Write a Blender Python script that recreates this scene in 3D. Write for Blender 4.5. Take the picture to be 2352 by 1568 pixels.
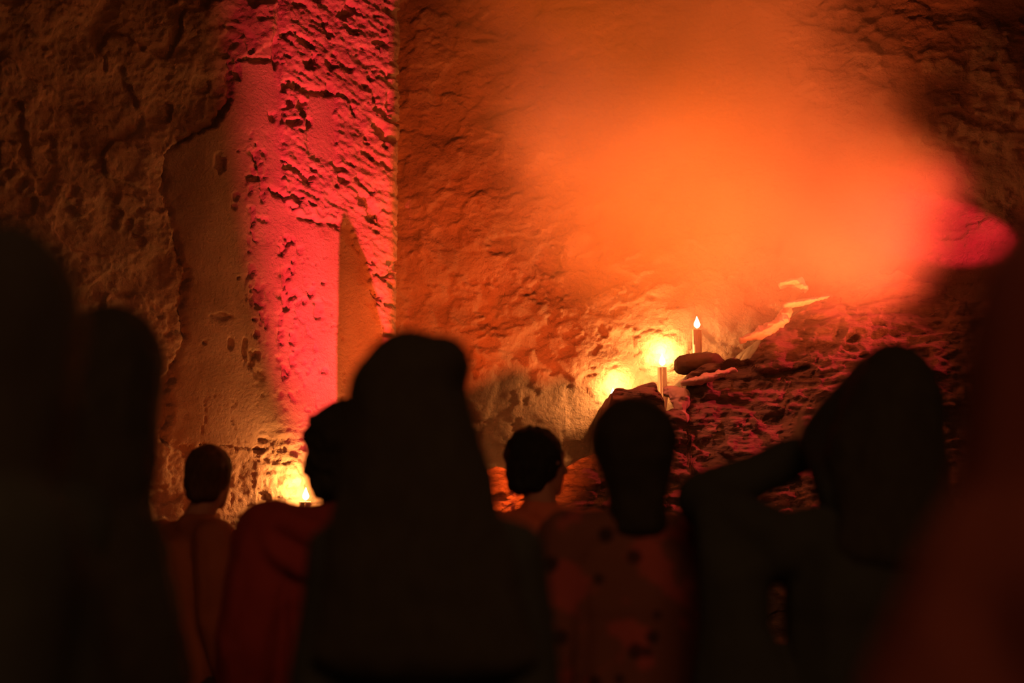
import bpy, bmesh, math, random
import numpy as np
from mathutils import Vector, Matrix, Euler
from mathutils import noise as mnoise

for o in list(bpy.data.objects):
    bpy.data.objects.remove(o)
random.seed(7)
SC = bpy.context.scene
COL = SC.collection
PI = math.pi

# ------------------------------------------------------------------ camera
FPX = 2352 * 50.0 / 36.0
PITCH = math.radians(8.0)
CAMH = 1.40
cam = bpy.data.cameras.new('camera')
cam.lens = 50; cam.sensor_width = 36
cam.clip_start = 0.05; cam.clip_end = 100
cam.dof.use_dof = True
cam.dof.focus_distance = 7.75
cam.dof.aperture_fstop = 1.4
co = bpy.data.objects.new('camera', cam); COL.objects.link(co)
co.location = (0, 0, CAMH)
co.rotation_euler = (PI / 2 + PITCH, 0, 0)
SC.camera = co

def at(px, py, Y):
    """world point seen at photo pixel (px,py) at world depth Y"""
    a = (px - 1176) / FPX; b = (784 - py) / FPX
    d = Vector((a, math.cos(PITCH) - b * math.sin(PITCH), math.sin(PITCH) + b * math.cos(PITCH)))
    return Vector((0, 0, CAMH)) + d * (Y / d.y)

def proj(X, Y, Z):
    """photo pixel of world arrays"""
    z = Z - CAMH
    f = Y * math.cos(PITCH) + z * math.sin(PITCH)
    u = -Y * math.sin(PITCH) + z * math.cos(PITCH)
    return 1176 + FPX * X / f, 784 - FPX * u / f

# ------------------------------------------------------------------ world, exposure
w = bpy.data.worlds.new('world'); SC.world = w; w.use_nodes = True
w.node_tree.nodes['Background'].inputs[0].default_value = (1.0, 0.36, 0.14, 1)
w.node_tree.nodes['Background'].inputs[1].default_value = 0.010
SC.view_settings.view_transform = 'Standard'
SC.view_settings.look = 'None'
SC.view_settings.exposure = 0.0
SC.view_settings.gamma = 1.0
SC.view_settings.use_curve_mapping = False
cy = SC.cycles
cy.max_bounces = 3; cy.diffuse_bounces = 2; cy.glossy_bounces = 1
cy.transmission_bounces = 1; cy.volume_bounces = 0; cy.transparent_max_bounces = 4
cy.sample_clamp_indirect = 3
cy.volume_step_rate = 1.0
cy.volume_max_steps = 64
cy.use_denoising = True
cy.use_light_tree = False

# ------------------------------------------------------------------ lights (stage spots and added fills, out of frame or behind the crowd)
def aim(o, target):
    d = Vector(target) - o.location
    o.rotation_euler = d.to_track_quat('-Z', 'Y').to_euler()

def spot(name, loc, target, energy, color, size, blend=0.5, radius=0.05):
    l = bpy.data.lights.new(name, 'SPOT'); l.energy = energy; l.color = color
    l.spot_size = math.radians(size); l.spot_blend = blend; l.shadow_soft_size = radius
    o = bpy.data.objects.new(name, l); COL.objects.link(o); o.location = loc; aim(o, target)
    return o

def area(name, loc, target, energy, color, sx, sy, spread=180):
    l = bpy.data.lights.new(name, 'AREA'); l.energy = energy; l.color = color
    l.shape = 'RECTANGLE'; l.size = sx; l.size_y = sy; l.spread = math.radians(spread)
    o = bpy.data.objects.new(name, l); COL.objects.link(o); o.location = loc; aim(o, target)
    return o

ORANGE = (1.0, 0.09, 0.009)
RED = (1.0, 0.022, 0.045)
# red up-light on the pier, low behind the crowd
RED_POS = at(772, 1320, 6.3)
ru_ = spot('red_uplight', RED_POS, at(775, 420, 7.85), 820, (1.0, 0.036, 0.055), 84, 1.0, 0.006)
ru_.scale = (0.29, 1, 1)
# low orange lights behind the crowd, one washing the wall, one in the smoke
spot('wall_uplight', at(1060, 1420, 5.9), at(1130, 660, 8.5), 560, ORANGE, 50, 1.0, 0.06)
# lamps at the foot of the rock bank, shining up into the smoke
spot('smoke_uplight', at(2020, 1620, 6.0), at(1810, 300, 6.75), 2000, (1.0, 0.125, 0.022), 46, 1.0, 0.08)
spot('smoke_uplight', at(1480, 1620, 6.0), at(1420, 130, 6.7), 1600, (1.0, 0.125, 0.006), 44, 1.0, 0.08)
spot('smoke_beam', at(3150, 900, 5.7), at(1600, 400, 7.6), 800, (1.0, 0.10, 0.022), 36, 0.85, 0.10)
# red spot on the far right wall
rs_ = spot('red_side_spot', at(2900, 900, 5.6), at(2225, 572, 7.6), 600, RED, 13, 0.25, 0.03)
rs_.scale = (1.5, 0.62, 1)
# red light grazing down on the rubble
spot('red_grazing_spot', at(2750, 150, 6.8), at(1420, 1110, 7.0), 450, RED, 40, 1.0, 0.03)
spot('panel_fill', at(600, 1560, 6.3), at(510, 900, 7.5), 26, (1.0, 0.13, 0.010), 44, 1.0, 0.05)  # low orange fill, added to brighten the plaster panel
# soft pink light from high on the left, over the heads, onto the ledges
spot('ledge_spot', at(100, -900, 4.6), at(1720, 820, 7.5), 620, (1.0, 0.165, 0.075), 24, 1.0, 0.05)
# dim fill added behind the camera to lift the dark backs
area('crowd_fill', (0.4, -1.0, 3.6), (0.2, 2.9, 0.8), 11.5, (1.0, 0.31, 0.12), 2.6, 1.4, 84)

# ------------------------------------------------------------------ numpy noise
def _hash(ix, iy, iz, seed):
    h = (ix * 374761393 + iy * 668265263 + iz * 2147483647 + seed * 1274126177) & 0xffffffff
    h = ((h ^ (h >> 13)) * 1274126177) & 0xffffffff
    h = h ^ (h >> 16)
    return (h & 0xffff) / 65535.0

def vnoise(x, y, z=None, seed=0):
    if z is None: z = np.zeros_like(x)
    xi = np.floor(x).astype(np.int64); yi = np.floor(y).astype(np.int64); zi = np.floor(z).astype(np.int64)
    fx, fy, fz = x - xi, y - yi, z - zi
    fx = fx * fx * fx * (fx * (fx * 6 - 15) + 10); fy = fy * fy * fy * (fy * (fy * 6 - 15) + 10); fz = fz * fz * (3 - 2 * fz)
    r = 0
    for dx in (0, 1):
        for dy in (0, 1):
            for dz in (0, 1):
                wgt = (fx if dx else 1 - fx) * (fy if dy else 1 - fy) * (fz if dz else 1 - fz)
                r = r + wgt * _hash(xi + dx, yi + dy, zi + dz, seed)
    return r * 2 - 1

def fbm(x, y, z=None, oct=4, seed=0, gain=0.5):
    r = 0; a = 1.0; t = 0; f = 1.0
    for k in range(oct):
        r = r + a * vnoise(x * f + 13.7 * k, y * f + 7.3 * k, None if z is None else z * f, seed + k)
        t += a; a *= gain; f *= 2.03
    return r / t

def ridge(x, y, oct=3, seed=0):
    r = 0; a = 1.0; t = 0; f = 1.0
    for k in range(oct):
        r = r + a * (1 - 2.2 * np.abs(vnoise(x * f + 5.1 * k, y * f + 9.7 * k, None, seed + k)))
        t += a; a *= 0.55; f *= 2.1
    return r / t

def sstep(a, b, x):
    t = np.clip((x - a) / (b - a), 0, 1); return t * t * (3 - 2 * t)

# ------------------------------------------------------------------ materials
def mat(name, col, rough=0.85, col2=None, scale=8.0, bump=0.0, bscale=40.0, spec=0.3, dist=0.01, stretch=None, detail=6):
    m = bpy.data.materials.new(name); m.use_nodes = True
    nt = m.node_tree; b = nt.nodes['Principled BSDF']
    b.inputs['Roughness'].default_value = rough
    b.inputs['Specular IOR Level'].default_value = spec
    tc = nt.nodes.new('ShaderNodeTexCoord')
    src = tc.outputs['Object']
    if stretch:
        mp = nt.nodes.new('ShaderNodeMapping'); mp.inputs['Scale'].default_value = stretch
        nt.links.new(src, mp.inputs[0]); src = mp.outputs[0]
    n = nt.nodes.new('ShaderNodeTexNoise'); n.inputs['Scale'].default_value = scale; n.inputs['Detail'].default_value = detail
    nt.links.new(src, n.inputs['Vector'])
    r = nt.nodes.new('ShaderNodeValToRGB')
    r.color_ramp.elements[0].position = 0.35; r.color_ramp.elements[1].position = 0.65
    r.color_ramp.elements[0].color = (*(col2 or tuple(c * 0.75 for c in col)), 1)
    r.color_ramp.elements[1].color = (*col, 1)
    nt.links.new(n.outputs[0], r.inputs[0]); nt.links.new(r.outputs[0], b.inputs['Base Color'])
    if bump:
        n2 = nt.nodes.new('ShaderNodeTexNoise'); n2.inputs['Scale'].default_value = bscale; n2.inputs['Detail'].default_value = 8
        n2.inputs['Roughness'].default_value = 0.62
        nt.links.new(src, n2.inputs['Vector'])
        bp = nt.nodes.new('ShaderNodeBump'); bp.inputs['Strength'].default_value = bump; bp.inputs['Distance'].default_value = dist
        nt.links.new(n2.outputs[0], bp.inputs['Height']); nt.links.new(bp.outputs[0], b.inputs['Normal'])
    return m

M = {}
M['plaster'] = mat('weathered_plaster', (0.54, 0.42, 0.33), 0.9, (0.38, 0.28, 0.21), 3.5, 0.8, 55, dist=0.014, detail=12)
M['stone_wall'] = mat('rough_stone_wall', (0.42, 0.33, 0.26), 0.9, (0.26, 0.20, 0.16), 2.6, 0.9, 45, dist=0.018, detail=12)
M['rock'] = mat('layered_rock', (0.40, 0.34, 0.28), 0.8, (0.22, 0.18, 0.15), 4.0, 1.0, 26, dist=0.03, stretch=(1, 1, 3.5), detail=12)
M['dark_rock'] = mat('dark_rock', (0.13, 0.10, 0.08), 0.9, (0.07, 0.055, 0.04), 5.0, 0.7, 30)
M['pale_rock'] = mat('pale_rock', (0.72, 0.64, 0.56), 0.75, (0.55, 0.47, 0.40), 9.0, 0.5, 50, dist=0.006)
M['floor'] = mat('earth_floor', (0.20, 0.15, 0.11), 0.95, (0.12, 0.09, 0.06), 3.0, 0.6, 20)
M['skin'] = mat('skin', (0.42, 0.24, 0.16), 0.6, (0.38, 0.21, 0.14), 12.0)
M['dark_hair'] = mat('dark_hair', (0.020, 0.028, 0.022), 0.8, (0.013, 0.018, 0.014), 30.0, 0.6, 60, stretch=(3, 3, 0.6))
M['brown_hair'] = mat('brown_hair', (0.09, 0.055, 0.03), 0.7, (0.06, 0.035, 0.02), 30.0, 0.6, 60, stretch=(3, 3, 0.6))
M['black_cloth'] = mat('black_cloth', (0.020, 0.034, 0.030), 0.95, (0.016, 0.027, 0.024), 10.0, 0.3, 90)
M['maroon_cloth'] = mat('maroon_cloth', (0.22, 0.04, 0.035), 0.95, (0.18, 0.03, 0.026), 6.0, 0.3, 90)
M['hood_cloth'] = mat('maroon_hood_cloth', (0.11, 0.036, 0.025), 0.95, (0.09, 0.028, 0.02), 4.0, 0.3, 90)
M['brown_cloth'] = mat('brown_jacket_cloth', (0.34, 0.13, 0.06), 0.95, (0.27, 0.10, 0.05), 5.0, 0.3, 90)
M['rust_cloth'] = mat('rust_shirt_cloth', (0.60, 0.20, 0.10), 0.95, (0.52, 0.16, 0.08), 6.0, 0.3, 90)
M['trousers'] = mat('dark_trousers', (0.06, 0.05, 0.045), 0.95)
M['shoe'] = mat('dark_shoes', (0.04, 0.035, 0.03), 0.6)
M['wax'] = mat('candle_wax', (0.80, 0.66, 0.55), 0.5, (0.74, 0.60, 0.50), 20.0)
M['wick'] = mat('burnt_wick', (0.02, 0.018, 0.015), 0.9)

# patterned shirt: pale red blotches on dark cloth, with dark eyes inside
def pattern_mat():
    m = bpy.data.materials.new('blotched_print_cloth'); m.use_nodes = True
    nt = m.node_tree; b = nt.nodes['Principled BSDF']; b.inputs['Roughness'].default_value = 0.95
    tc = nt.nodes.new('ShaderNodeTexCoord')
    n = nt.nodes.new('ShaderNodeTexNoise'); n.inputs['Scale'].default_value = 9; n.inputs['Detail'].default_value = 3
    nt.links.new(tc.outputs['Object'], n.inputs['Vector'])
    v = nt.nodes.new('ShaderNodeTexVoronoi'); v.inputs['Scale'].default_value = 13
    nt.links.new(tc.outputs['Object'], v.inputs['Vector'])
    r = nt.nodes.new('ShaderNodeValToRGB'); r.color_ramp.elements[0].position = 0.50; r.color_ramp.elements[1].position = 0.56
    r.color_ramp.elements[0].color = (0.10, 0.045, 0.028, 1); r.color_ramp.elements[1].color = (0.20, 0.05, 0.04, 1)
    nt.links.new(n.outputs[0], r.inputs[0])
    r2 = nt.nodes.new('ShaderNodeValToRGB'); r2.color_ramp.elements[0].position = 0.20; r2.color_ramp.elements[1].position = 0.27
    r2.color_ramp.elements[0].color = (0.2, 0.25, 0.3, 1); r2.color_ramp.elements[1].color = (1, 1, 1, 1)
    nt.links.new(v.outputs['Distance'], r2.inputs[0])
    mx = nt.nodes.new('ShaderNodeMixRGB'); mx.blend_type = 'MULTIPLY'; mx.inputs[0].default_value = 1
    nt.links.new(r.outputs[0], mx.inputs[1]); nt.links.new(r2.outputs[0], mx.inputs[2])
    nt.links.new(mx.outputs[0], b.inputs['Base Color'])
    return m
M['print_cloth'] = pattern_mat()

fl = bpy.data.materials.new('candle_flame'); fl.use_nodes = True
nt = fl.node_tree; nt.nodes.remove(nt.nodes['Principled BSDF'])
em = nt.nodes.new('ShaderNodeEmission'); em.inputs[0].default_value = (1, 0.62, 0.25, 1); em.inputs[1].default_value = 30
nt.links.new(em.outputs[0], nt.nodes['Material Output'].inputs[0])
M['flame'] = fl
fl.cycles.emission_sampling = 'NONE'

# ------------------------------------------------------------------ object helpers
def link(name, me, m=None, parent=None, smooth=True):
    o = bpy.data.objects.new(name, me); COL.objects.link(o)
    if m: me.materials.append(m)
    if smooth:
        me.polygons.foreach_set('use_smooth', [True] * len(me.polygons))
    if parent: o.parent = parent
    return o

def tag(o, label=None, cat=None, group=None, kind=None):
    if label: o['label'] = label
    if cat: o['category'] = cat
    if group: o['group'] = group
    if kind: o['kind'] = kind
    return o

def empty(name, loc, rz=0.0):
    o = bpy.data.objects.new(name, None); COL.objects.link(o); o.location = loc; o.rotation_euler = (0, 0, rz)
    o.empty_display_size = 0.1
    return o

def grid_mesh(name, P):
    """P: array (n, m, 3) -> quad grid mesh"""
    n, m_, _ = P.shape
    me = bpy.data.meshes.new(name)
    idx = np.arange(n * m_).reshape(n, m_)
    q = np.stack([idx[:-1, :-1], idx[1:, :-1], idx[1:, 1:], idx[:-1, 1:]], -1).reshape(-1, 4)
    me.vertices.add(n * m_); me.vertices.foreach_set('co', P.reshape(-1).astype(np.float32))
    me.loops.add(q.size); me.loops.foreach_set('vertex_index', q.reshape(-1).astype(np.int32))
    me.polygons.add(len(q))
    me.polygons.foreach_set('loop_start', np.arange(0, q.size, 4, dtype=np.int32))
    me.polygons.foreach_set('loop_total', np.full(len(q), 4, dtype=np.int32))
    me.update(calc_edges=True); me.validate()
    return me

# ------------------------------------------------------------------ walls
def wall_path(pts, step):
    pts = [np.array(p, float) for p in pts]
    out = []; nrm = []
    for a, b in zip(pts[:-1], pts[1:]):
        L = np.linalg.norm(b - a); k = max(1, int(L / step))
        d = (b - a) / L; nn = np.array([d[1], -d[0]])
        for i in range(k):
            out.append(a + (b - a) * i / k); nrm.append(nn)
    out.append(pts[-1]); nrm.append(nrm[-1])
    out = np.array(out); nrm = np.array(nrm)
    for _ in range(6):
        nrm[1:-1] = (nrm[:-2] + nrm[1:-1] + nrm[2:]) / 3
    nrm /= np.linalg.norm(nrm, axis=1)[:, None]
    return out, nrm

def xy(px, Y, py=700):
    p = at(px, py, Y); return (p.x, p.y)

def pit(px, py, cx, cy_, rx, ry, k=1.0):
    wob = 0.35 * vnoise(px / 9.0, py / 9.0, None, 91)
    d = np.sqrt(((px - cx) / rx) ** 2 + ((py - cy_) / ry) ** 2) + wob
    return -k * (1 - sstep(0.65, 1.1, d))

# --- left wall: rough rock, smooth plaster panel and the pier
path, nrm = wall_path([xy(-520, 5.9), xy(360, 7.25), xy(600, 7.6), xy(780, 7.85), xy(893, 8.0), xy(905, 8.07), xy(896, 9.0)], 0.0075)
zs = np.arange(0.0, 5.6, 0.0085)
S, Z = np.meshgrid(np.arange(len(path)), zs, indexing='ij')
X0 = path[S, 0]; Y0 = path[S, 1]
px, py = proj(X0, Y0, Z)
wx = px + 10 * fbm(px / 30, py / 30, None, 3, 5) + 5 * fbm(px / 8, py / 8, None, 2, 6)
wy = py + 10 * fbm(px / 30 + 50, py / 30, None, 3, 8) + 5 * fbm(px / 8 + 9, py / 8, None, 2, 9)
by = [-400, 0, 60, 100, 128, 150, 232, 290, 330, 356, 450, 560, 640, 700, 780, 840, 930, 1020, 1040, 1300, 2600]
bx = [660, 640, 636, 628, 590, 528, 522, 486, 410, 374, 370, 405, 428, 412, 422, 396, 385, 380, 700, 720, 720]
B = np.interp(wy, by, bx)
rough = sstep(-5, 5, B - wx)
edge = np.exp(-((wx - B + 4) / 6.0) ** 2) * (wy < 1030)
h = 0.004 * fbm(px / 60, py / 60, None, 4, 20)
h += rough * (0.03 + 0.050 * fbm(px / 130, py / 120, None, 5, 30, 0.48) + 0.009 * ridge(px / 50, py / 40, 4, 33) + 0.007 * fbm(px / 12, py / 9, None, 3, 35, .7))
h += rough * 0.02 * (sstep(-0.03, 0.04, fbm(px / 90 + 3, py / 90, None, 3, 37)) - 0.5)
h -= 0.030 * edge
# broken render on the upper pier, dipping down to the right
ca, sa = math.cos(math.radians(33)), math.sin(math.radians(33))
ru = px * ca + py * sa; rv = -px * sa + py * ca
lowline = np.interp(wx, [560, 620, 640, 680, 720, 780, 800, 850, 880, 905, 950], [455, 430, 440, 490, 500, 517, 520, 640, 760, 1100, 1100])
upper = sstep(-4, 4, lowline - wy) * sstep(640, 652, wx + 0.05 * (py - 200) * 0)
hole_smooth = 1 - (sstep(700, 708, wx) * (1 - sstep(768, 774, wx)) * sstep(206, 212, wy) * (1 - sstep(345, 365, wy - (wx - 700) * 0.5)))
upper *= hole_smooth
h += upper * (0.020 + 0.018 * fbm(ru / 60, rv / 22, None, 6, 40, 0.62) + 0.012 * ridge(ru / 40, rv / 13, 4, 43) + 0.008 * fbm(ru / 9, rv / 5, None, 3, 49, .7))
h -= 0.045 * upper * sstep(0.24, 0.42, fbm(ru / 34, rv / 20, None, 3, 46))
# dark broken rim under the render
h -= 0.05 * np.exp(-((wy - lowline - 4) / 7.0) ** 2) * (wx > 612) * (wx < 782) * sstep(-0.25, 0.1, vnoise(px / 14, py / 14, None, 51))
h -= 0.045 * np.exp(-(((wy - 208) / 7.0) ** 2)) * (wx > 690) * (wx < 765)
# crumbled strip beside the smooth edge
strip = np.exp(-((wx - 664 + 0.02 * (py - 700)) / 20.0) ** 2) * sstep(528, 545, wy) * (1 - sstep(880, 960, wy))
h -= 0.040 * strip * sstep(0.0, 0.22, fbm(px / 16, py / 26, None, 3, 55))
strip2 = np.exp(-((wx - 585) / 20.0) ** 2) * sstep(300, 340, wy) * (1 - sstep(820, 900, wy))
h -= 0.030 * strip2 * sstep(0.10, 0.28, fbm(px / 15, py / 22, None, 3, 57))
strip3 = np.exp(-((wx - 700) / 60.0) ** 2) * (wy > 60) * (wy < 330)
# cracks in the smooth strip
crk = np.abs(vnoise(px / 42, py / 90, None, 60) + 0.35 * vnoise(px / 12, py / 16, None, 61))
h -= 0.014 * (1 - sstep(0.0, 0.035, crk)) * (wx > 670) * (wx < 790) * (wy > 520)
crk2 = np.abs(vnoise(px / 70, py / 200, None, 63) + 0.3 * vnoise(px / 14, py / 22, None, 64))
h -= 0.010 * (1 - sstep(0.0, 0.03, crk2)) * (wx > 420) * (wx < 600) * (wy > 900)
for (cx, cyy, rx, ry, k) in [(495, 378, 17, 22, .02), (535, 455, 8, 10, .02), (530, 478, 6, 7, .02), (586, 365, 9, 10, .03), (578, 410, 18, 8, .03),
                             (572, 690, 7, 16, .02), (585, 680, 12, 26, .03), (555, 800, 7, 26, .02), (520, 790, 7, 14, .02), (500, 730, 24, 10, .02),
                             (730, 712, 12, 22, .02), (716, 672, 7, 14, .03), (700, 690, 5, 9, .03), (744, 650, 6, 5, .03), (745, 850, 7, 10, .02),
                             (625, 268, 12, 14, .03), (672, 282, 20, 9, .05), (708, 280, 9, 14, .05), (665, 235, 9, 12, .05), (600, 1010, 14, 8, .03), (590, 1035, 18, 8, .03),
                             (630, 120, 8, 40, .04), (590, 140, 34, 7, .04), (540, 170, 8, 22, .03), (890, 230, 8, 26, .03), (870, 100, 20, 8, .03), (540, 640, 4, 4, .02), (540, 350, 3, 3, .02),
                             (645, 760, 5, 5, .03), (580, 735, 6, 5, .03), (610, 745, 4, 14, .02), (460, 790, 4, 4, .02)]:
    h += pit(px, py, cx, cyy, rx, ry, k)
# rough foot of the wall lit by the candle
foot = sstep(930, 1020, wy) * sstep(540, 640, wx)
h += foot * (0.009 * ridge(px / 60, py / 24, 5, 70) + 0.012 * fbm(px / 40, py / 22, None, 5, 72, .6) + 0.014 * fbm(px / 14, py / 10, None, 4, 74, .65))
# slight belly of the plaster panel and the pier
h += 0.05 * np.exp(-((px - 480) / 120.0) ** 2) * (1 - rough)
h *= 1 - sstep(len(path) - 135, len(path) - 112, S)     # clean arris at the corner
Pw = np.stack([X0 + nrm[S, 0] * h, Y0 + nrm[S, 1] * h, Z], -1)
WL = Pw.reshape(-1, 3)
wl = link('wall_left', grid_mesh('wall_left', Pw), M['plaster']); tag(wl, kind='structure')

# --- back wall on the right
path, nrm = wall_path([xy(880, 8.62), xy(1300, 8.42), xy(1750, 8.2), xy(2250, 7.9), xy(2900, 7.3)], 0.0125)
S, Z = np.meshgrid(np.arange(len(path)), zs, indexing='ij')
X0 = path[S, 0]; Y0 = path[S, 1]
px, py = proj(X0, Y0, Z)
h = 0.06 * fbm(px / 300, py / 260, None, 4, 80, .45) + 0.018 * fbm(px / 70, py / 50, None, 5, 84, 0.55)
h += 0.014 * (sstep(-0.05, 0.02, fbm(px / 110, py / 100, None, 4, 88)) - 0.5)
h += 0.010 * sstep(0.05, 0.09, fbm(px / 60 + 7, py / 46, None, 4, 92))
tr = sstep(1700, 1850, px) * (1 - sstep(300, 420, py))
h += tr * 0.022 * ridge(px / 120, py / 90, 4, 95)
for (cx, cyy, rx, ry, k) in [(1260, 600, 34, 42, .03), (1255, 670, 50, 24, .03), (1270, 700, 24, 40, .025), (1385, 755, 16, 20, .03), (1150, 560, 34, 24, .025),
                             (1120, 700, 30, 60, .02), (1130, 745, 40, 30, .02), (1430, 640, 40, 20, .015), (1110, 88, 26, 7, .03)]:
    h += pit(px, py, cx, cyy, rx, ry, k)
Pw = np.stack([X0 + nrm[S, 0] * h, Y0 + nrm[S, 1] * h, Z], -1)
WB = Pw.reshape(-1, 3)
wb = link('wall_back', grid_mesh('wall_back', Pw), M['stone_wall']); tag(wb, kind='structure')

# floor
gx, gy = np.meshgrid(np.linspace(-6, 6, 121), np.linspace(-1.5, 9.2, 108), indexing='ij')
gz = 0.012 * fbm(gx * 1.5, gy * 1.5, None, 4, 99) - 0.012
f = link('floor', grid_mesh('floor', np.stack([gx, gy, gz], -1)), M['floor']); tag(f, kind='structure')

# ------------------------------------------------------------------ rocky bank under the candles
tp = [(960, 1150), (1060, 1120), (1140, 1088), (1220, 1100), (1300, 1085), (1360, 1060), (1392, 925), (1440, 918), (1475, 905), (1496, 930), (1506, 966), (1546, 966), (1556, 880),
      (1640, 850), (1690, 842), (1720, 790), (1800, 755), (1850, 700), (1905, 684), (1960, 655), (2050, 650), (2150, 700), (2300, 720), (2500, 700)]
tpx = [a for a, b in tp]; tpy = [b for a, b in tp]
cols = np.arange(960, 2500, 2.4)
rowsN = 380
top = np.array([at(c, np.interp(c, tpx, tpy), 7.75) for c in cols])
BX = top[:, 0]; BZ = top[:, 2] + 0.02 * vnoise(cols / 25, cols * 0, None, 120)
v = np.linspace(0, 1, rowsN)
Xg = np.repeat(BX[:, None], rowsN, 1)
Zg = BZ[:, None] * v[None, :]
Cg = np.repeat(cols[:, None], rowsN, 1)
slope = 6.55 + 0.9 * (Zg / 2.6) ** 0.9
lay = Zg * 9 + 3.2 * fbm(Xg * 1.6, Zg * 1.6, None, 4, 130) - 1.2 * Xg
ti = np.floor(lay); tf = lay - ti
stair = (ti + sstep(0.75, 1.0, tf)) / 9.0
lay2 = Zg * 30 + 2.6 * fbm(Xg * 2.5, Zg * 3, None, 4, 134) - 3.0 * Xg
stair2 = (np.floor(lay2) + sstep(0.7, 1.0, lay2 - np.floor(lay2))) / 30.0
offs = _hash(ti.astype(np.int64), ti.astype(np.int64) * 0, ti.astype(np.int64) * 0, 3)
Yg = slope + 0.30 * (stair - Zg) * (0.9 + 0.9 * fbm(Xg * 1.5, Zg * 1.5, None, 2, 133)) + 0.13 * fbm(Xg * 1.9, Zg * 3.4, None, 6, 140, 0.62) + 0.022 * ridge(Xg * 6, Zg * 14, 5, 150) + 0.05 * (stair2 - lay2 / 30.0) * 3 + 0.012 * fbm(Xg * 22, Zg * 70, None, 3, 158, .65) \
     + 0.05 * (sstep(-0.02, 0.05, fbm(Xg * 3.1, Zg * 5.0, None, 3, 145)) - 0.5)
Xg = Xg + 0.02 * fbm(Xg * 8, Zg * 9, None, 3, 160)
Pg = np.stack([Xg, Yg, Zg], -1)
lidN = 26
lid = []
for k in range(1, lidN + 1):
    t = k / lidN
    yb = Yg[:, -1] * (1 - t) + 8.75 * t
    lid.append(np.stack([Xg[:, -1], yb, BZ + 0.02 * fbm(Xg[:, -1] * 7, yb * 7, None, 3, 170) * min(1, k / 3) + 0.02 * t], -1))
Pg = np.concatenate([Pg, np.stack(lid, 1)], 1)
bank = link('rock_bank', grid_mesh('rock_bank', Pg), M['rock'])
tag(bank, 'long layered bank of rough rock rising to the right below the candles', 'rock')

# ------------------------------------------------------------------ loose stones / pale ledges
_ICO = {}
def ico(sub):
    if sub not in _ICO:
        b = bmesh.new(); bmesh.ops.create_icosphere(b, subdivisions=sub, radius=1.0)
        _ICO[sub] = ([v_.co.copy() for v_ in b.verts], [[v_.index for v_ in f_.verts] for f_ in b.faces]); b.free()
    return _ICO[sub]

def prim_hull(bm, items, sub=2):
    """convex hull of ellipsoids: items = [(centre, (rx,ry,rz))]"""
    V, Fc = ico(sub); vs = []
    for c, r in items:
        if isinstance(r, (int, float)): r = (r, r, r)
        c = Vector(c)
        vs.append([bm.verts.new((p.x * r[0] + c.x, p.y * r[1] + c.y, p.z * r[2] + c.z)) for p in V])
    if len(items) == 1:
        for f_ in Fc: bm.faces.new([vs[0][i] for i in f_])
    else:
        allv = [v_ for g in vs for v_ in g]
        bmesh.ops.convex_hull(bm, input=allv, use_existing_faces=False)
        dead = [v_ for v_ in allv if v_.is_valid and not v_.link_faces]
        for v_ in dead: bm.verts.remove(v_)

def remesh(bm, voxel, smooth=4, factor=0.5):
    me = bpy.data.meshes.new('tmp'); bm.to_mesh(me); bm.free()
    o = bpy.data.objects.new('tmp', me); COL.objects.link(o)
    md = o.modifiers.new('r', 'REMESH'); md.mode = 'VOXEL'; md.voxel_size = voxel; md.adaptivity = 0
    if smooth:
        s = o.modifiers.new('s', 'SMOOTH'); s.factor = factor; s.iterations = smooth
    dg = bpy.context.evaluated_depsgraph_get(); dg.update()
    out = bpy.data.meshes.new_from_object(o.evaluated_get(dg))
    bpy.data.objects.remove(o); bpy.data.meshes.remove(me)
    return out

def displace(me, fn):
    n = len(me.vertices)
    c = np.empty(n * 3, np.float32); me.vertices.foreach_get('co', c); c = c.reshape(-1, 3).astype(float)
    nn = np.empty(n * 3, np.float32); me.vertices.foreach_get('normal', nn); nn = nn.reshape(-1, 3)
    c = c + nn * fn(c[:, 0], c[:, 1], c[:, 2])[:, None]
    me.vertices.foreach_set('co', c.reshape(-1).astype(np.float32)); me.update()

def stone(name, label, pts, m, amp=0.012, vox=0.012, fr=12, parent=None):
    """pts: list of (px,py,Y,(rx,ry,rz)) chain; consecutive pairs are hulled"""
    cs = [(at(a, b, Y), r) for a, b, Y, r in pts]
    base = cs[0][0].copy()
    bm = bmesh.new()
    loc = [(c - base, r) for c, r in cs]
    if len(loc) == 1: prim_hull(bm, loc, 3)
    for a, b in zip(loc[:-1], loc[1:]): prim_hull(bm, [a, b])
    me = remesh(bm, vox, 1)
    displace(me, lambda x, y, z: amp * (fbm(x * fr, y * fr, z * fr, 4, 200, 0.6) + 0.6 * (sstep(-.1, .1, fbm(x * fr * .7 + 3, y * fr * .7, z * fr * 2.4, 3, 210)) - .5)))
    o = link(name, me, m, bank); o.location = base
    return tag(o, label)

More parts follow.
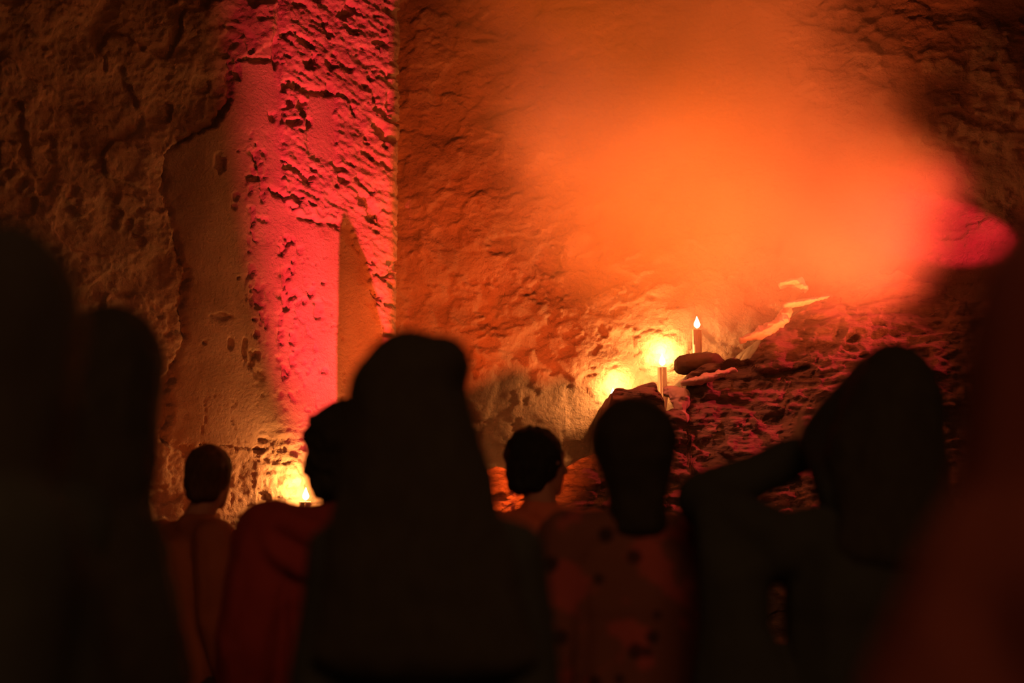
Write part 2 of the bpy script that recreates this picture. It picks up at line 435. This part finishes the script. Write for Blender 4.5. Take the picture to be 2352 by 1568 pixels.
stone('overhanging_block', 'dark stone block', [(1572, 835, 7.45, (.06, .10, .055)), (1625, 832, 7.5, (.05, .12, .06)), (1660, 850, 7.6, (.06, .1, .04))], M['dark_rock'], 0.012)
stone('ledge', 'pale stone ledge', [(1570, 878, 7.22, (.018, .05, .012)), (1610, 872, 7.2, (.035, .06, .020)), (1655, 858, 7.2, (.035, .05, .016)), (1688, 850, 7.22, (.014, .03, .011))], M['pale_rock'], 0.012, 0.005, 24)
stone('ledge', 'pale stone ledge', [(1706, 779, 7.25, (.028, .05, .012)), (1745, 764, 7.22, (.045, .06, .024)), (1790, 742, 7.22, (.036, .05, .026)), (1808, 714, 7.25, (.016, .04, .022))], M['pale_rock'], 0.016, 0.005, 22)
stone('ledge', 'thin pale blade of stone', [(1806, 700, 7.22, (.018, .05, .016)), (1850, 693, 7.22, (.03, .05, .011)), (1903, 681, 7.22, (.008, .03, .004))], M['pale_rock'], 0.009, 0.0045, 26)
stone('stone_lump', None, [(1798, 652, 7.25, (.03, .05, .012)), (1825, 645, 7.25, (.035, .06, .020)), (1850, 668, 7.25, (.014, .05, .010))], M['pale_rock'], 0.018, 0.006, 22)
stone('stone_shard', 'pale wedge shaped stone', [(1540, 893, 7.25, (.05, .04, .02)), (1558, 905, 7.22, (.055, .04, .04)), (1568, 945, 7.2, (.03, .03, .03)), (1572, 962, 7.2, (.012, .02, .012))], M['pale_rock'], 0.020, 0.006, 18)
stone('stone_lump', 'dark stone lump', [(1475, 905, 7.3, (.035, .04, .02))], M['dark_rock'], 0.010, 0.008, 20)

# two unseen blockers added beside the red lamp, shaped to throw the pointed shadow
def standing(name, label, poly, t0, t1):
    """poly: shadow corners (px,py,Y) on the wall, the blocker is where the rays from the lamp pass at t0..t1; runs down to the ground"""
    bm = bmesh.new(); fr = []; bk = []
    for (a_, b_, Y_) in poly:
        W = at(a_, b_, Y_)
        p0 = RED_POS.lerp(W, t0); p1 = RED_POS.lerp(W, t1)
        if b_ > 1100: p0.z = 0; p1.z = 0
        fr.append(bm.verts.new(p0)); bk.append(bm.verts.new(p1))
    bm.faces.new(fr); bm.faces.new(list(reversed(bk)))
    n = len(fr)
    for i in range(n): bm.faces.new((fr[i], bk[i], bk[(i + 1) % n], fr[(i + 1) % n]))
    bmesh.ops.recalc_face_normals(bm, faces=bm.faces)
    me = remesh(bm, .008, 1)
    displace(me, lambda x, y, z: .003 * fbm(x * 30, y * 30, z * 20, 3, 500))
    return tag(link(name, me, M['rock']), label, 'stone')
standing('shadow_blocker', 'slim pointed blocker added to cast the wedge shadow, at the foot of the red lit pier', [(779, 1150, 7.85), (778, 520, 7.85), (790, 462, 7.87), (826, 545, 7.9), (856, 630, 7.95), (880, 760, 7.98), (886, 900, 8.0), (888, 1150, 8.0)], .34, .36)
standing('shadow_blocker', 'broad flat topped blocker added to keep red light off the back wall, right of the slim pointed one', [(909, 1150, 8.1), (909, 500, 8.1), (909, -60, 8.1), (1050, -60, 8.3), (1260, 300, 8.4), (1400, 1150, 8.4)], .17, .19)

# ------------------------------------------------------------------ candles
def lathe(prof, seg=28, wob=0.0, seed=0):
    bm = bmesh.new(); rings = []
    for (r, z) in prof:
        ring = []
        for k in range(seg):
            a = 2 * PI * k / seg
            rr = r * (1 + wob * mnoise.noise(Vector((math.cos(a) * 1.5 + seed, math.sin(a) * 1.5, z * 20))))
            ring.append(bm.verts.new((rr * math.cos(a), rr * math.sin(a), z)))
        rings.append(ring)
    for a, b in zip(rings[:-1], rings[1:]):
        for k in range(seg):
            bm.faces.new((a[k], a[(k + 1) % seg], b[(k + 1) % seg], b[k]))
    bm.faces.new(list(reversed(rings[0]))); bm.faces.new(rings[-1])
    return bm

def bm_obj(name, bm, m, parent=None):
    me = bpy.data.meshes.new(name); bm.to_mesh(me); bm.free()
    return link(name, me, m, parent)

def candle(label, px_, pyflame, pybase, Y, rad, power, drips=3, wall=None, gap=.1):
    if wall is not None:       # stand it a few centimetres off the wall surface
        for _ in range(3):
            q = at(px_, pyflame - 12, Y)
            near = wall[(np.abs(wall[:, 0] - q.x) < .04) & (np.abs(wall[:, 2] - q.z) < .05)]
            Y = float(near[:, 1].min()) - gap
    b = at(px_, pybase, Y); b.z = at(px_, pybase, 7.78).z - .005; t = at(px_, pyflame, Y); t.x = b.x
    H = (t.z - b.z) - 0.03
    e = empty('candle', b)
    tag(e, label, 'candle', 'lit candles on the rock ledges')
    bm = lathe([(rad * 1.04, 0), (rad, 0.01), (rad * .98, H * .5), (rad, H - 0.008), (rad * .93, H), (rad * .7, H - 0.004), (rad * .3, H - 0.007)], wob=0.10, seed=px_)
    body = bm_obj('wax_body', bm, M['wax'], e)
    dr = bmesh.new()
    rnd = random.Random(int(px_))
    for k in range(drips):
        a = -PI / 2 + (k - 1) * 1.1 + rnd.uniform(-.2, .2); L = H * rnd.uniform(.35, .8)
        x, y = rad * .98 * math.cos(a), rad * .98 * math.sin(a)
        prim_hull(dr, [((x, y, H - .004), (.004, .004, .004)), ((x * 1.02, y * 1.02, H - L), (.0035, .0035, .006))], 1)
    bm_obj('wax_drips', dr, M['wax'], body)
    wk = bmesh.new(); prim_hull(wk, [((0, 0, H - .006), .0016), ((0.001, 0, H + .010), .0014)], 1)
    bm_obj('wick', wk, M['wick'], e)
    fb = lathe([(0.001, 0), (0.011, 0.006), (0.017, 0.015), (0.018, 0.024), (0.013, 0.038), (0.006, 0.054), (0.0008, 0.068)], 16)
    fo = bm_obj('flame', fb, M['flame'], e); fo.location = (0, 0, H + 0.006)
    l = bpy.data.lights.new('flame_light', 'POINT'); l.energy = power; l.color = (1.0, 0.34, 0.075); l.shadow_soft_size = 0.012
    lo = bpy.data.objects.new('flame_light', l); COL.objects.link(lo); lo.parent = e; lo.location = (0, 0, H + 0.085)
    return e

candle('tall lit candle standing highest, on the dark overhanging block', 1602, 744, 808, 7.9, 0.026, 2.2, 3, WB, .14)
candle('middle lit candle with the largest glow, left of the dark stone block', 1523, 830, 966, 8.05, 0.027, 15.0, 3, WB, .075)
candle('lowest lit candle on the right, half hidden by the big round head', 1408, 908, 926, 8.10, 0.027, 13.0, 2, WB, .075)
candle('lit candle by the pier foot, peeking over the maroon coat', 700, 1138, 1250, 7.42, 0.030, 10.0, 2, WL, .09)

# ------------------------------------------------------------------ people
class Fig:
    def __init__(s, label, px_, pytop, Y, rz=0.0, head_yaw=0.0, lean=0.0, bodyshift=0.0, width=1.0, hs=1.0, drop=0.0):
        s.drop = drop
        p = at(px_, pytop, Y)
        s.H = p.z; s.k = s.H / 1.75
        s.root = empty('person', (p.x, Y, 0), 0)
        tag(s.root, label, 'person')
        s.rz = rz; s.hy = head_yaw; s.lean = lean; s.bs = bodyshift; s.width = width; s.hs = hs
    # body-local -> root-local
    def B(s, p):
        if len(p) == 4: return Vector(p[:3])          # already measured from the head's plumb line
        x, y, z = p
        x *= s.width
        c, n = math.cos(s.rz), math.sin(s.rz)
        X, Yy = x * c - y * n, x * n + y * c
        t = min(1.0, max(0.0, (z - 0.95) / 0.55))
        X += s.bs * (1 - max(0, (z - 1.42) / 0.12) if 1.42 < z < 1.54 else (1 if z <= 1.42 else 0)) + s.lean * (t - 1)
        return Vector((X * s.k, Yy * s.k, (z - s.drop * t) * s.k))
    def Hd(s, p):
        x, y, z = p
        x *= s.hs; y *= s.hs
        c, n = math.cos(s.rz + s.hy), math.sin(s.rz + s.hy)
        return Vector(((x * c - y * n) * s.k, (x * n + y * c) * s.k, z * s.k))
    def R(s, r, yaw=None):
        if isinstance(r, (int, float)): return (r * s.k,) * 3
        a = s.rz if yaw is None else yaw
        c, n = abs(math.cos(a)), abs(math.sin(a))
        rx = math.hypot(r[0] * c, r[1] * n); ry = math.hypot(r[0] * n, r[1] * c)
        return (rx * s.k, ry * s.k, r[2] * s.k)

ARM = lambda sx: [(.175 * sx, -.01, 1.415), (.225 * sx, -.03, 1.13), (.235 * sx, .05, .88)]

def hand(F, bm, w, d, side, T):
    """palm + four curled fingers + thumb; w wrist, d direction (body-local), T transform"""
    if len(w) == 4: T = lambda q: Vector(q)
    w = Vector(w[:3]); d = Vector(d[:3]).normalized()
    up = Vector((0, 1, 0)) if abs(d.y) < .8 else Vector((0, 0, 1))
    lat = d.cross(up).normalized(); nrm_ = lat.cross(d).normalized()
    def P(a, b, c): return T(tuple(w + d * a + lat * b + nrm_ * c))
    prim_hull(bm, [(P(0, 0, 0), .024), (P(.045, -.018, 0), .016), (P(.045, .018, 0), .016), (P(.088, -.026, 0), .012), (P(.088, .028, 0), .012)])
    for i, (b, L) in enumerate([(-.033, .062), (-.011, .076), (.012, .072), (.034, .055)]):
        p0 = P(.086, b, 0); p1 = P(.086 + L * .5, b * 1.06, .006); p2 = P(.086 + L * .82, b * 1.08, .020); p3 = P(.086 + L * .95, b * 1.05, .036)
        prim_hull(bm, [(p0, .0095), (p1, .009)]); prim_hull(bm, [(p1, .009), (p2, .008)]); prim_hull(bm, [(p2, .008), (p3, .007)])
    s_ = -1 if side > 0 else 1
    q0 = P(.022, s_ * .026, .006); q1 = P(.058, s_ * .050, .018); q2 = P(.085, s_ * .056, .030)
    prim_hull(bm, [(q0, .014), (q1, .0105)]); prim_hull(bm, [(q1, .0105), (q2, .009)])

def build_body(F, arms):
    bm = bmesh.new(); B, Hd, R = F.B, F.Hd, F.R
    k = F.k
    # torso
    prim_hull(bm, [(B((0, 0, 1.38)), R((.15, .085, .06))), (B((0, .01, 1.25)), R((.155, .105, .08)))])
    prim_hull(bm, [(B((0, .01, 1.25)), R((.15, .10, .08))), (B((0, 0, 1.08)), R((.125, .085, .06)))])
    prim_hull(bm, [(B((0, 0, 1.08)), R((.125, .085, .06))), (B((0, -.01, .93)), R((.16, .11, .08)))])
    prim_hull(bm, [(B((-.15, 0, 1.41)), R(.05)), (B((0, -.005, 1.47)), R((.055, .055, .03))), (B((.15, 0, 1.41)), R(.05))])
    # neck
    prim_hull(bm, [(B((0, -.01, 1.44)), R((.062, .06, .03))), (Hd((0, -.01, 1.57)), R((.055, .055, .03)))])
    # head
    yaw = F.rz + F.hy
    hd = lambda p, r: prim_hull(bm, [(Hd(p), R(r, yaw))], 3)
    hd((0, -.012, 1.652), (.076, .094, .098))
    prim_hull(bm, [(Hd((0, .02, 1.62)), R((.066, .075, .07), yaw)), (Hd((0, .045, 1.545)), R((.038, .04, .022), yaw))], 2)
    prim_hull(bm, [(Hd((0, .088, 1.655)), R(.008)), (Hd((0, .112, 1.612)), R(.012)), (Hd((0, .085, 1.603)), R((.018, .012, .008), yaw))])
    prim_hull(bm, [(Hd((-.034, .070, 1.672)), R(.013)), (Hd((.034, .070, 1.672)), R(.013))])
    for sx in (-1, 1):
        hd((.030 * sx, .074, 1.652), (.012, .010, .008))
        prim_hull(bm, [(Hd((.078 * sx, -.005, 1.660)), R((.008, .018, .016), yaw)), (Hd((.074 * sx, .004, 1.628)), R((.007, .010, .010), yaw))])
    prim_hull(bm, [(Hd((-.018, .086, 1.584)), R(.006)), (Hd((.018, .086, 1.584)), R(.006)), (Hd((0, .094, 1.583)), R(.008))])
    # arms
    for sx in (-1, 1):
        s_, e_, w_ = arms.get(sx, ARM(sx))
        prim_hull(bm, [(B(s_), R(.052)), (B(e_), R(.036))]); prim_hull(bm, [(B(e_), R(.037)), (B(w_), R(.025))])
        d = arms.get(('hand', sx), tuple(Vector(w_[:3]) - Vector(e_[:3])))
        hand(F, bm, w_, d, sx, B)
    # legs
    for sx in (-1, 1):
        prim_hull(bm, [(B((.085 * sx, 0, .90)), R(.085)), (B((.09 * sx, .01, .49)), R(.052))])
        prim_hull(bm, [(B((.09 * sx, .01, .49)), R(.052)), (B((.09 * sx, -.03, .33)), R(.050))])
        prim_hull(bm, [(B((.09 * sx, -.03, .33)), R(.050)), (B((.09 * sx, -.02, .085)), R(.036))])
        prim_hull(bm, [(B((.09 * sx, -.03, .05)), R((.034, .036, .036))), (B((.10 * sx, .12, .035)), R((.040, .04, .022)))])
    me = remesh(bm, 0.0075, 3)
    return link('body', me, M['skin'], F.root)

def garment(F, name, m, arms, grow=.016, hem=.86, collar=False, sleeves=True, cape=None, fold=.006, extra=None, seed=0):
    bm = bmesh.new(); B, R = F.B, F.R; g = grow
    prim_hull(bm, [(B((0, 0, 1.38)), R((.155 + g, .09 + g, .06))), (B((0, .01, 1.25)), R((.16 + g, .11 + g, .08)))])
    prim_hull(bm, [(B((0, .01, 1.25)), R((.158 + g, .105 + g, .08))), (B((0, 0, 1.08)), R((.138 + g, .095 + g, .06)))])
    prim_hull(bm, [(B((0, 0, 1.08)), R((.138 + g, .095 + g, .06))), (B((0, -.01, hem)), R((.168 + g, .12 + g, .02)))])
    prim_hull(bm, [(B((-.155, 0, 1.405)), R(.055 + g)), (B((0, -.01, 1.465)), R((.068 + g * .6, .062 + g * .6, .03))), (B((.155, 0, 1.405)), R(.055 + g))])
    if collar:
        prim_hull(bm, [(B((0, -.015, 1.47)), R((.075, .07, .02))), (B((0, -.015, 1.50)), R((.066, .062, .012)))])
    for sx in (-1, 1):
        s_, e_, w_ = arms.get(sx, ARM(sx))
        w2 = tuple(Vector(e_[:3]).lerp(Vector(w_[:3]), .93)) + ((0,) if len(w_) == 4 else ())
        prim_hull(bm, [(B(s_), R(.058 + g)), (B(e_), R(.044 + g))]); prim_hull(bm, [(B(e_), R(.044 + g)), (B(w2), R(.031 + g))])
    if extra: extra(bm, F)
    me = remesh(bm, 0.010, 4)
    displace(me, lambda x, y, z: fold * (fbm(x * 9 + 3 * z, y * 9, z * 4 + 2 * x, 3, 300 + seed) + .5 * ridge(x * 10 + z * 3, z * 7 - x * 6, 2, 310 + seed)))
    return link(name, me, m, F.root)

def trousers(F, m=None):
    bm = bmesh.new(); B, R = F.B, F.R
    prim_hull(bm, [(B((0, 0, 1.02)), R((.14, .10, .02))), (B((0, -.01, .90)), R((.172, .122, .05)))])
    for sx in (-1, 1):
        prim_hull(bm, [(B((.088 * sx, 0, .88)), R(.095)), (B((.09 * sx, .01, .49)), R(.068))])
        prim_hull(bm, [(B((.09 * sx, .01, .49)), R(.068)), (B((.09 * sx, -.02, .13)), R((.062, .062, .02)))])
    link('trousers', remesh(bm, .012, 3), m or M['trousers'], F.root)
    for sx in (-1, 1):
        bm = bmesh.new()
        prim_hull(bm, [(B((.09 * sx, -.035, .06)), R((.045, .045, .055))), (B((.10 * sx, .12, .045)), R((.05, .055, .035))), (B((.09 * sx, -.035, .02)), R((.045, .045, .015))), (B((.10 * sx, .12, .02)), R((.05, .055, .015)))])
        link('shoe', remesh(bm, .010, 2), M['shoe'], F.root)

def hair(F, items, m, amp=.004, fr=25, vox=.009, smooth=2, seed=0, name='hair'):
    """items: list of hulls, each a list of (head-local centre, radii)"""
    bm = bmesh.new(); yaw = F.rz + F.hy
    for it in items:
        prim_hull(bm, [(F.Hd(c), F.R(r, yaw)) for c, r in it], 3 if len(it) == 1 else 2)
    me = remesh(bm, vox, smooth)
    displace(me, lambda x, y, z: amp * fbm(x * fr, y * fr, z * fr, 3, 400 + seed, .6))
    return link(name, me, m, F.root)

# cap of short hair (leaves the face free)
CAP = [[((0, -.022, 1.662), (.086, .098, .098))], [((0, -.05, 1.63), (.080, .066, .07)), ((0, -.062, 1.565), (.062, .045, .02))]]

# 1 far-left, nearest and most blurred
F = Fig('dark blurred person at far left edge, nearest on that side', 36, 540, 1.5, rz=-.9, head_yaw=.6, width=.7, bodyshift=-.03)
a = {}
build_body(F, a); garment(F, 'coat', M['black_cloth'], a, .02, .55, True, seed=1); trousers(F)
hair(F, [CAP[0], CAP[1], [((0, -.03, 1.65), (.098, .10, .10)), ((0, -.06, 1.50), (.098, .06, .06)), ((0, -.085, 1.34), (.10, .045, .05))]], M['dark_hair'], .006, 18, seed=1)

# 2 left long-haired figure
F = Fig('dark long-haired figure beside the far left person, in front of the thin short-haired man', 276, 716, 2.45, rz=-1.3, head_yaw=.9, bodyshift=-.06, width=.62, drop=.03)
build_body(F, a); garment(F, 'coat', M['black_cloth'], a, .018, .55, True, seed=2); trousers(F)
hair(F, [CAP[0], CAP[1], [((0, -.02, 1.66), (.088, .10, .092)), ((0, -.045, 1.52), (.078, .075, .06)), ((0, -.05, 1.36), (.10, .07, .05))],
         [((0.02, -.05, 1.38), (.11, .07, .05)), ((.05, -.06, 1.14), (.15, .09, .03))]], M['dark_hair'], .007, 16, seed=2)

# 3 central long-haired silhouette
F = Fig('large black central silhouette with long hair spreading over the shoulders', 945, 772, 2.4, rz=0.0, bodyshift=.030, width=.72, drop=.055)
build_body(F, a); garment(F, 'coat', M['black_cloth'], a, .022, .55, False, seed=3); trousers(F)
hair(F, [CAP[0], CAP[1], [((-.006, -.02, 1.640), (.106, .105, .108)), ((.052, -.02, 1.698), (.055, .085, .052))],
         [((.0, -.03, 1.63), (.108, .095, .08)), ((.010, -.055, 1.50), (.122, .075, .05)), ((.020, -.07, 1.42), (.150, .070, .04))],
         [((.020, -.07, 1.43), (.150, .070, .04)), ((.034, -.09, 1.22), (.19, .065, .05))]], M['dark_hair'], .008, 14, seed=3)

# 4 curly-haired person in the maroon coat
F = Fig('curly-haired person in a maroon coat, mostly behind the central silhouette', 792, 932, 3.7, rz=.15, width=1.04)
def scarf(bm, F):
    for (x0, y0, z0, x1, y1, z1, r) in [(-.15, -.08, 1.45, .15, -.09, 1.43, .042), (-.17, -.09, 1.38, .10, -.12, 1.33, .034)]:
        prim_hull(bm, [(F.B((x0, y0, z0)), F.R(r)), (F.B(((x0 + x1) / 2, y0 - .03, (z0 + z1) / 2 - .05)), F.R(r))])
        prim_hull(bm, [(F.B(((x0 + x1) / 2, y0 - .03, (z0 + z1) / 2 - .05)), F.R(r)), (F.B((x1, y1, z1)), F.R(r))])
build_body(F, a); garment(F, 'coat', M['maroon_cloth'], a, .040, .50, True, fold=.010, extra=scarf, seed=4); trousers(F)
hair(F, [CAP[0], [((0, -.03, 1.655), (.105, .105, .10))], [((0, -.045, 1.60), (.112, .09, .07)), ((0, -.05, 1.53), (.090, .065, .04))]], M['dark_hair'], .022, 30, .008, 1, seed=4)

# 5 thin man with short hair far left
F = Fig('short-haired man in a brown jacket standing before the plaster wall, farthest left', 486, 1026, 5.2, rz=-.75, head_yaw=.5, bodyshift=-.07, width=.95)
build_body(F, a); garment(F, 'jacket', M['brown_cloth'], a, .020, .90, True, seed=5); trousers(F)
hair(F, CAP, M['brown_hair'], .006, 30, seed=5)

# 6 short curly hair, looking right
F = Fig('person with short curly hair and a rust shirt looking right, between two bigger silhouettes', 1241, 986, 4.9, rz=-.25, head_yaw=-.65, width=1.0, bodyshift=.01)
build_body(F, a); garment(F, 'shirt', M['rust_cloth'], a, .014, .88, True, seed=6); trousers(F)
hair(F, [[((0, -.028, 1.660), (.094, .104, .102))], [((0, -.05, 1.62), (.092, .08, .07)), ((0, -.06, 1.56), (.080, .055, .03))]], M['dark_hair'], .014, 26, seed=6)

# 7 round head, printed shirt
F = Fig('person with a large round head of hair and a blotch-printed shirt under the candles', 1450, 916, 3.4, rz=.12, width=.92)
build_body(F, a); garment(F, 'shirt', M['print_cloth'], a, .016, .85, False, seed=7); trousers(F)
hair(F, [[((0, -.025, 1.648), (.104, .110, .106))], [((0, -.045, 1.61), (.098, .09, .06)), ((0, -.055, 1.52), (.072, .060, .03))], [((0, -.055, 1.52), (.072, .060, .03)), ((0, -.05, 1.44), (.072, .055, .03))]], M['dark_hair'], .006, 20, seed=7)

# 8 person with raised arm
F = Fig('dark figure with an elbow raised high, taking a picture, on the right', 2046, 802, 3.0, rz=0.0, lean=.03, width=.95, bodyshift=-.05, drop=.06)
def rel(px_, py_, Y_):
    p = at(px_, py_, Y_) - F.root.location
    return (p.x, p.y, p.z, 0)
a8 = {-1: [rel(1805, 1262, 3.0), rel(1612, 1148, 3.18), rel(1842, 1042, 3.26)], ('hand', -1): (.62, .1, .72),
      1: [(.175, 0, 1.41), (.25, .14, 1.25), (.12, .28, 1.50)], ('hand', 1): (-.3, 0, 1.0)}
build_body(F, a8)
def drape(bm, F):
    prim_hull(bm, [(F.B(rel(1625, 1150, 3.16)), F.R(.042)), (F.B(rel(1790, 1270, 3.0)), F.R(.050)), (F.B(rel(1690, 1330, 3.0)), F.R((.060, .06, .04)))])
    prim_hull(bm, [(F.B(rel(1625, 1160, 3.14)), F.R(.040)), (F.B(rel(1690, 1330, 3.0)), F.R((.075, .06, .04))), (F.B(rel(1685, 1440, 3.0)), F.R((.070, .06, .03)))])
    prim_hull(bm, [(F.B(rel(1685, 1440, 3.0)), F.R((.070, .06, .03))), (F.B(rel(1720, 1600, 3.0)), F.R((.12, .07, .03)))])
sb = bmesh.new()
for q in [[(2030, 880, 3.0, .075), (1985, 960, 3.05, .075), (1895, 1005, 3.12, .055)], [(1985, 960, 3.05, .08), (1895, 1010, 3.12, .055), (1960, 1130, 3.0, .08)]]:
    prim_hull(sb, [(rel(x_, y_, d_)[:3], r_) for x_, y_, d_, r_ in q])
me = remesh(sb, .01, 3); displace(me, lambda x, y, z: .006 * fbm(x * 9, y * 9, z * 6, 3, 388)); link('scarf', me, M['black_cloth'], F.root)
garment(F, 'loose_jacket', M['black_cloth'], a8, .016, .60, True, fold=.006, extra=drape, seed=8); trousers(F)
hair(F, [CAP[0], CAP[1], [((0, -.025, 1.655), (.094, .102, .097)), ((-.025, -.055, 1.52), (.10, .06, .05)), ((-.03, -.075, 1.34), (.12, .05, .05))],
         [((-.02, -.03, 1.66), (.08, .08, .07)), ((-.09, -.03, 1.54), (.06, .06, .06)), ((-.06, -.05, 1.40), (.08, .06, .05))]], M['dark_hair'], .006, 18, seed=8)

# 9 hooded near figure at the right edge
F = Fig('huge blurred person at the right edge in a maroon hooded cloak, nearest of all', 2458, 500, 1.15, rz=1.1, head_yaw=-.8, width=.62)
def cloak(bm, F):
    B, R, Hd = F.B, F.R, F.Hd
    prim_hull(bm, [(Hd((0, -.025, 1.645)), R((.100, .12, .115), 0)), (Vector((0, -.01, 1.50)) * F.k, R((.118, .11, .05), 0))])
    prim_hull(bm, [(Vector((0, -.01, 1.50)) * F.k, R((.125, .11, .04), 0)), (Vector((-.01, 0, 1.37)) * F.k, R((.182, .14, .05), 0))])
    prim_hull(bm, [(Vector((-.01, 0, 1.37)) * F.k, R((.182, .14, .05), 0)), (Vector((-.01, 0, .95)) * F.k, R((.37, .24, .05), 0))])
build_body(F, a); garment(F, 'hooded_cloak', M['hood_cloth'], a, .012, .50, False, fold=.006, extra=cloak, seed=9); trousers(F)

# ------------------------------------------------------------------ smoke
def smoke():
    c0 = at(1000, 560, 6.9); c1 = at(2500, 60, 6.9)
    lo = Vector((-0.55, 5.6, 1.5)); hi = Vector((3.0, 7.6, 5.0))
    bm = bmesh.new(); bmesh.ops.create_cube(bm, size=1.0)
    ctr = (lo + hi) / 2; ext = hi - lo
    for v_ in bm.verts: v_.co = Vector((v_.co.x * ext.x, v_.co.y * ext.y, v_.co.z * ext.z))
    me = bpy.data.meshes.new('smoke'); bm.to_mesh(me); bm.free()
    o = bpy.data.objects.new('smoke', me); COL.objects.link(o); o.location = ctr
    m = bpy.data.materials.new('drifting_smoke'); m.use_nodes = True
    nt = m.node_tree
    for n in list(nt.nodes): nt.nodes.remove(n)
    out = nt.nodes.new('ShaderNodeOutputMaterial')
    vs = nt.nodes.new('ShaderNodeVolumeScatter'); vs.inputs['Anisotropy'].default_value = 0.0; vs.inputs['Color'].default_value = (1, .95, .9, 1)
    nt.links.new(vs.outputs[0], out.inputs['Volume'])
    tc = nt.nodes.new('ShaderNodeTexCoord')
    ns = nt.nodes.new('ShaderNodeTexNoise'); ns.inputs['Scale'].default_value = 1.1; ns.inputs['Detail'].default_value = 1.5
    nt.links.new(tc.outputs['Object'], ns.inputs['Vector'])
    sub = nt.nodes.new('ShaderNodeVectorMath'); sub.operation = 'SUBTRACT'; sub.inputs[1].default_value = (.5, .5, .5)
    nt.links.new(ns.outputs['Color'], sub.inputs[0])
    mad = nt.nodes.new('ShaderNodeVectorMath'); mad.operation = 'MULTIPLY_ADD'; mad.inputs[1].default_value = (.8, .8, .8)
    nt.links.new(sub.outputs[0], mad.inputs[0]); nt.links.new(tc.outputs['Object'], mad.inputs[2])
    acc = None
    for (p, r, dens, inner) in BLOBS:
        p = p - ctr
        s1 = nt.nodes.new('ShaderNodeVectorMath'); s1.operation = 'SUBTRACT'; s1.inputs[1].default_value = p
        nt.links.new(mad.outputs[0], s1.inputs[0])
        s2 = nt.nodes.new('ShaderNodeVectorMath'); s2.operation = 'DIVIDE'; s2.inputs[1].default_value = r
        nt.links.new(s1.outputs[0], s2.inputs[0])
        ln = nt.nodes.new('ShaderNodeVectorMath'); ln.operation = 'LENGTH'; nt.links.new(s2.outputs[0], ln.inputs[0])
        mr = nt.nodes.new('ShaderNodeMapRange'); mr.interpolation_type = 'SMOOTHSTEP'
        mr.inputs['From Min'].default_value = 1.0; mr.inputs['From Max'].default_value = inner
        mr.inputs['To Min'].default_value = 0; mr.inputs['To Max'].default_value = dens
        nt.links.new(ln.outputs['Value'], mr.inputs['Value'])
        if acc is None: acc = mr.outputs[0]
        else:
            ad = nt.nodes.new('ShaderNodeMath'); ad.operation = 'ADD'
            nt.links.new(acc, ad.inputs[0]); nt.links.new(mr.outputs[0], ad.inputs[1]); acc = ad.outputs[0]
    nt.links.new(acc, vs.inputs['Density'])
    me.materials.append(m)
    tag(o, 'glowing orange smoke drifting in front of the rock wall above the candles', 'smoke', kind='stuff')
    return o
# (centre, radii, density per metre, inner edge of the falloff)
BLOBS = [(at(1640, 340, 6.75), (1.25, .80, 1.12), 1.5, 0.15),
         (at(1940, 480, 6.95), (0.68, .55, 0.56), 2.0, 0.10),
         (at(1500, 40, 6.7), (1.25, .75, 1.15), 1.5, 0.15)]
smoke()
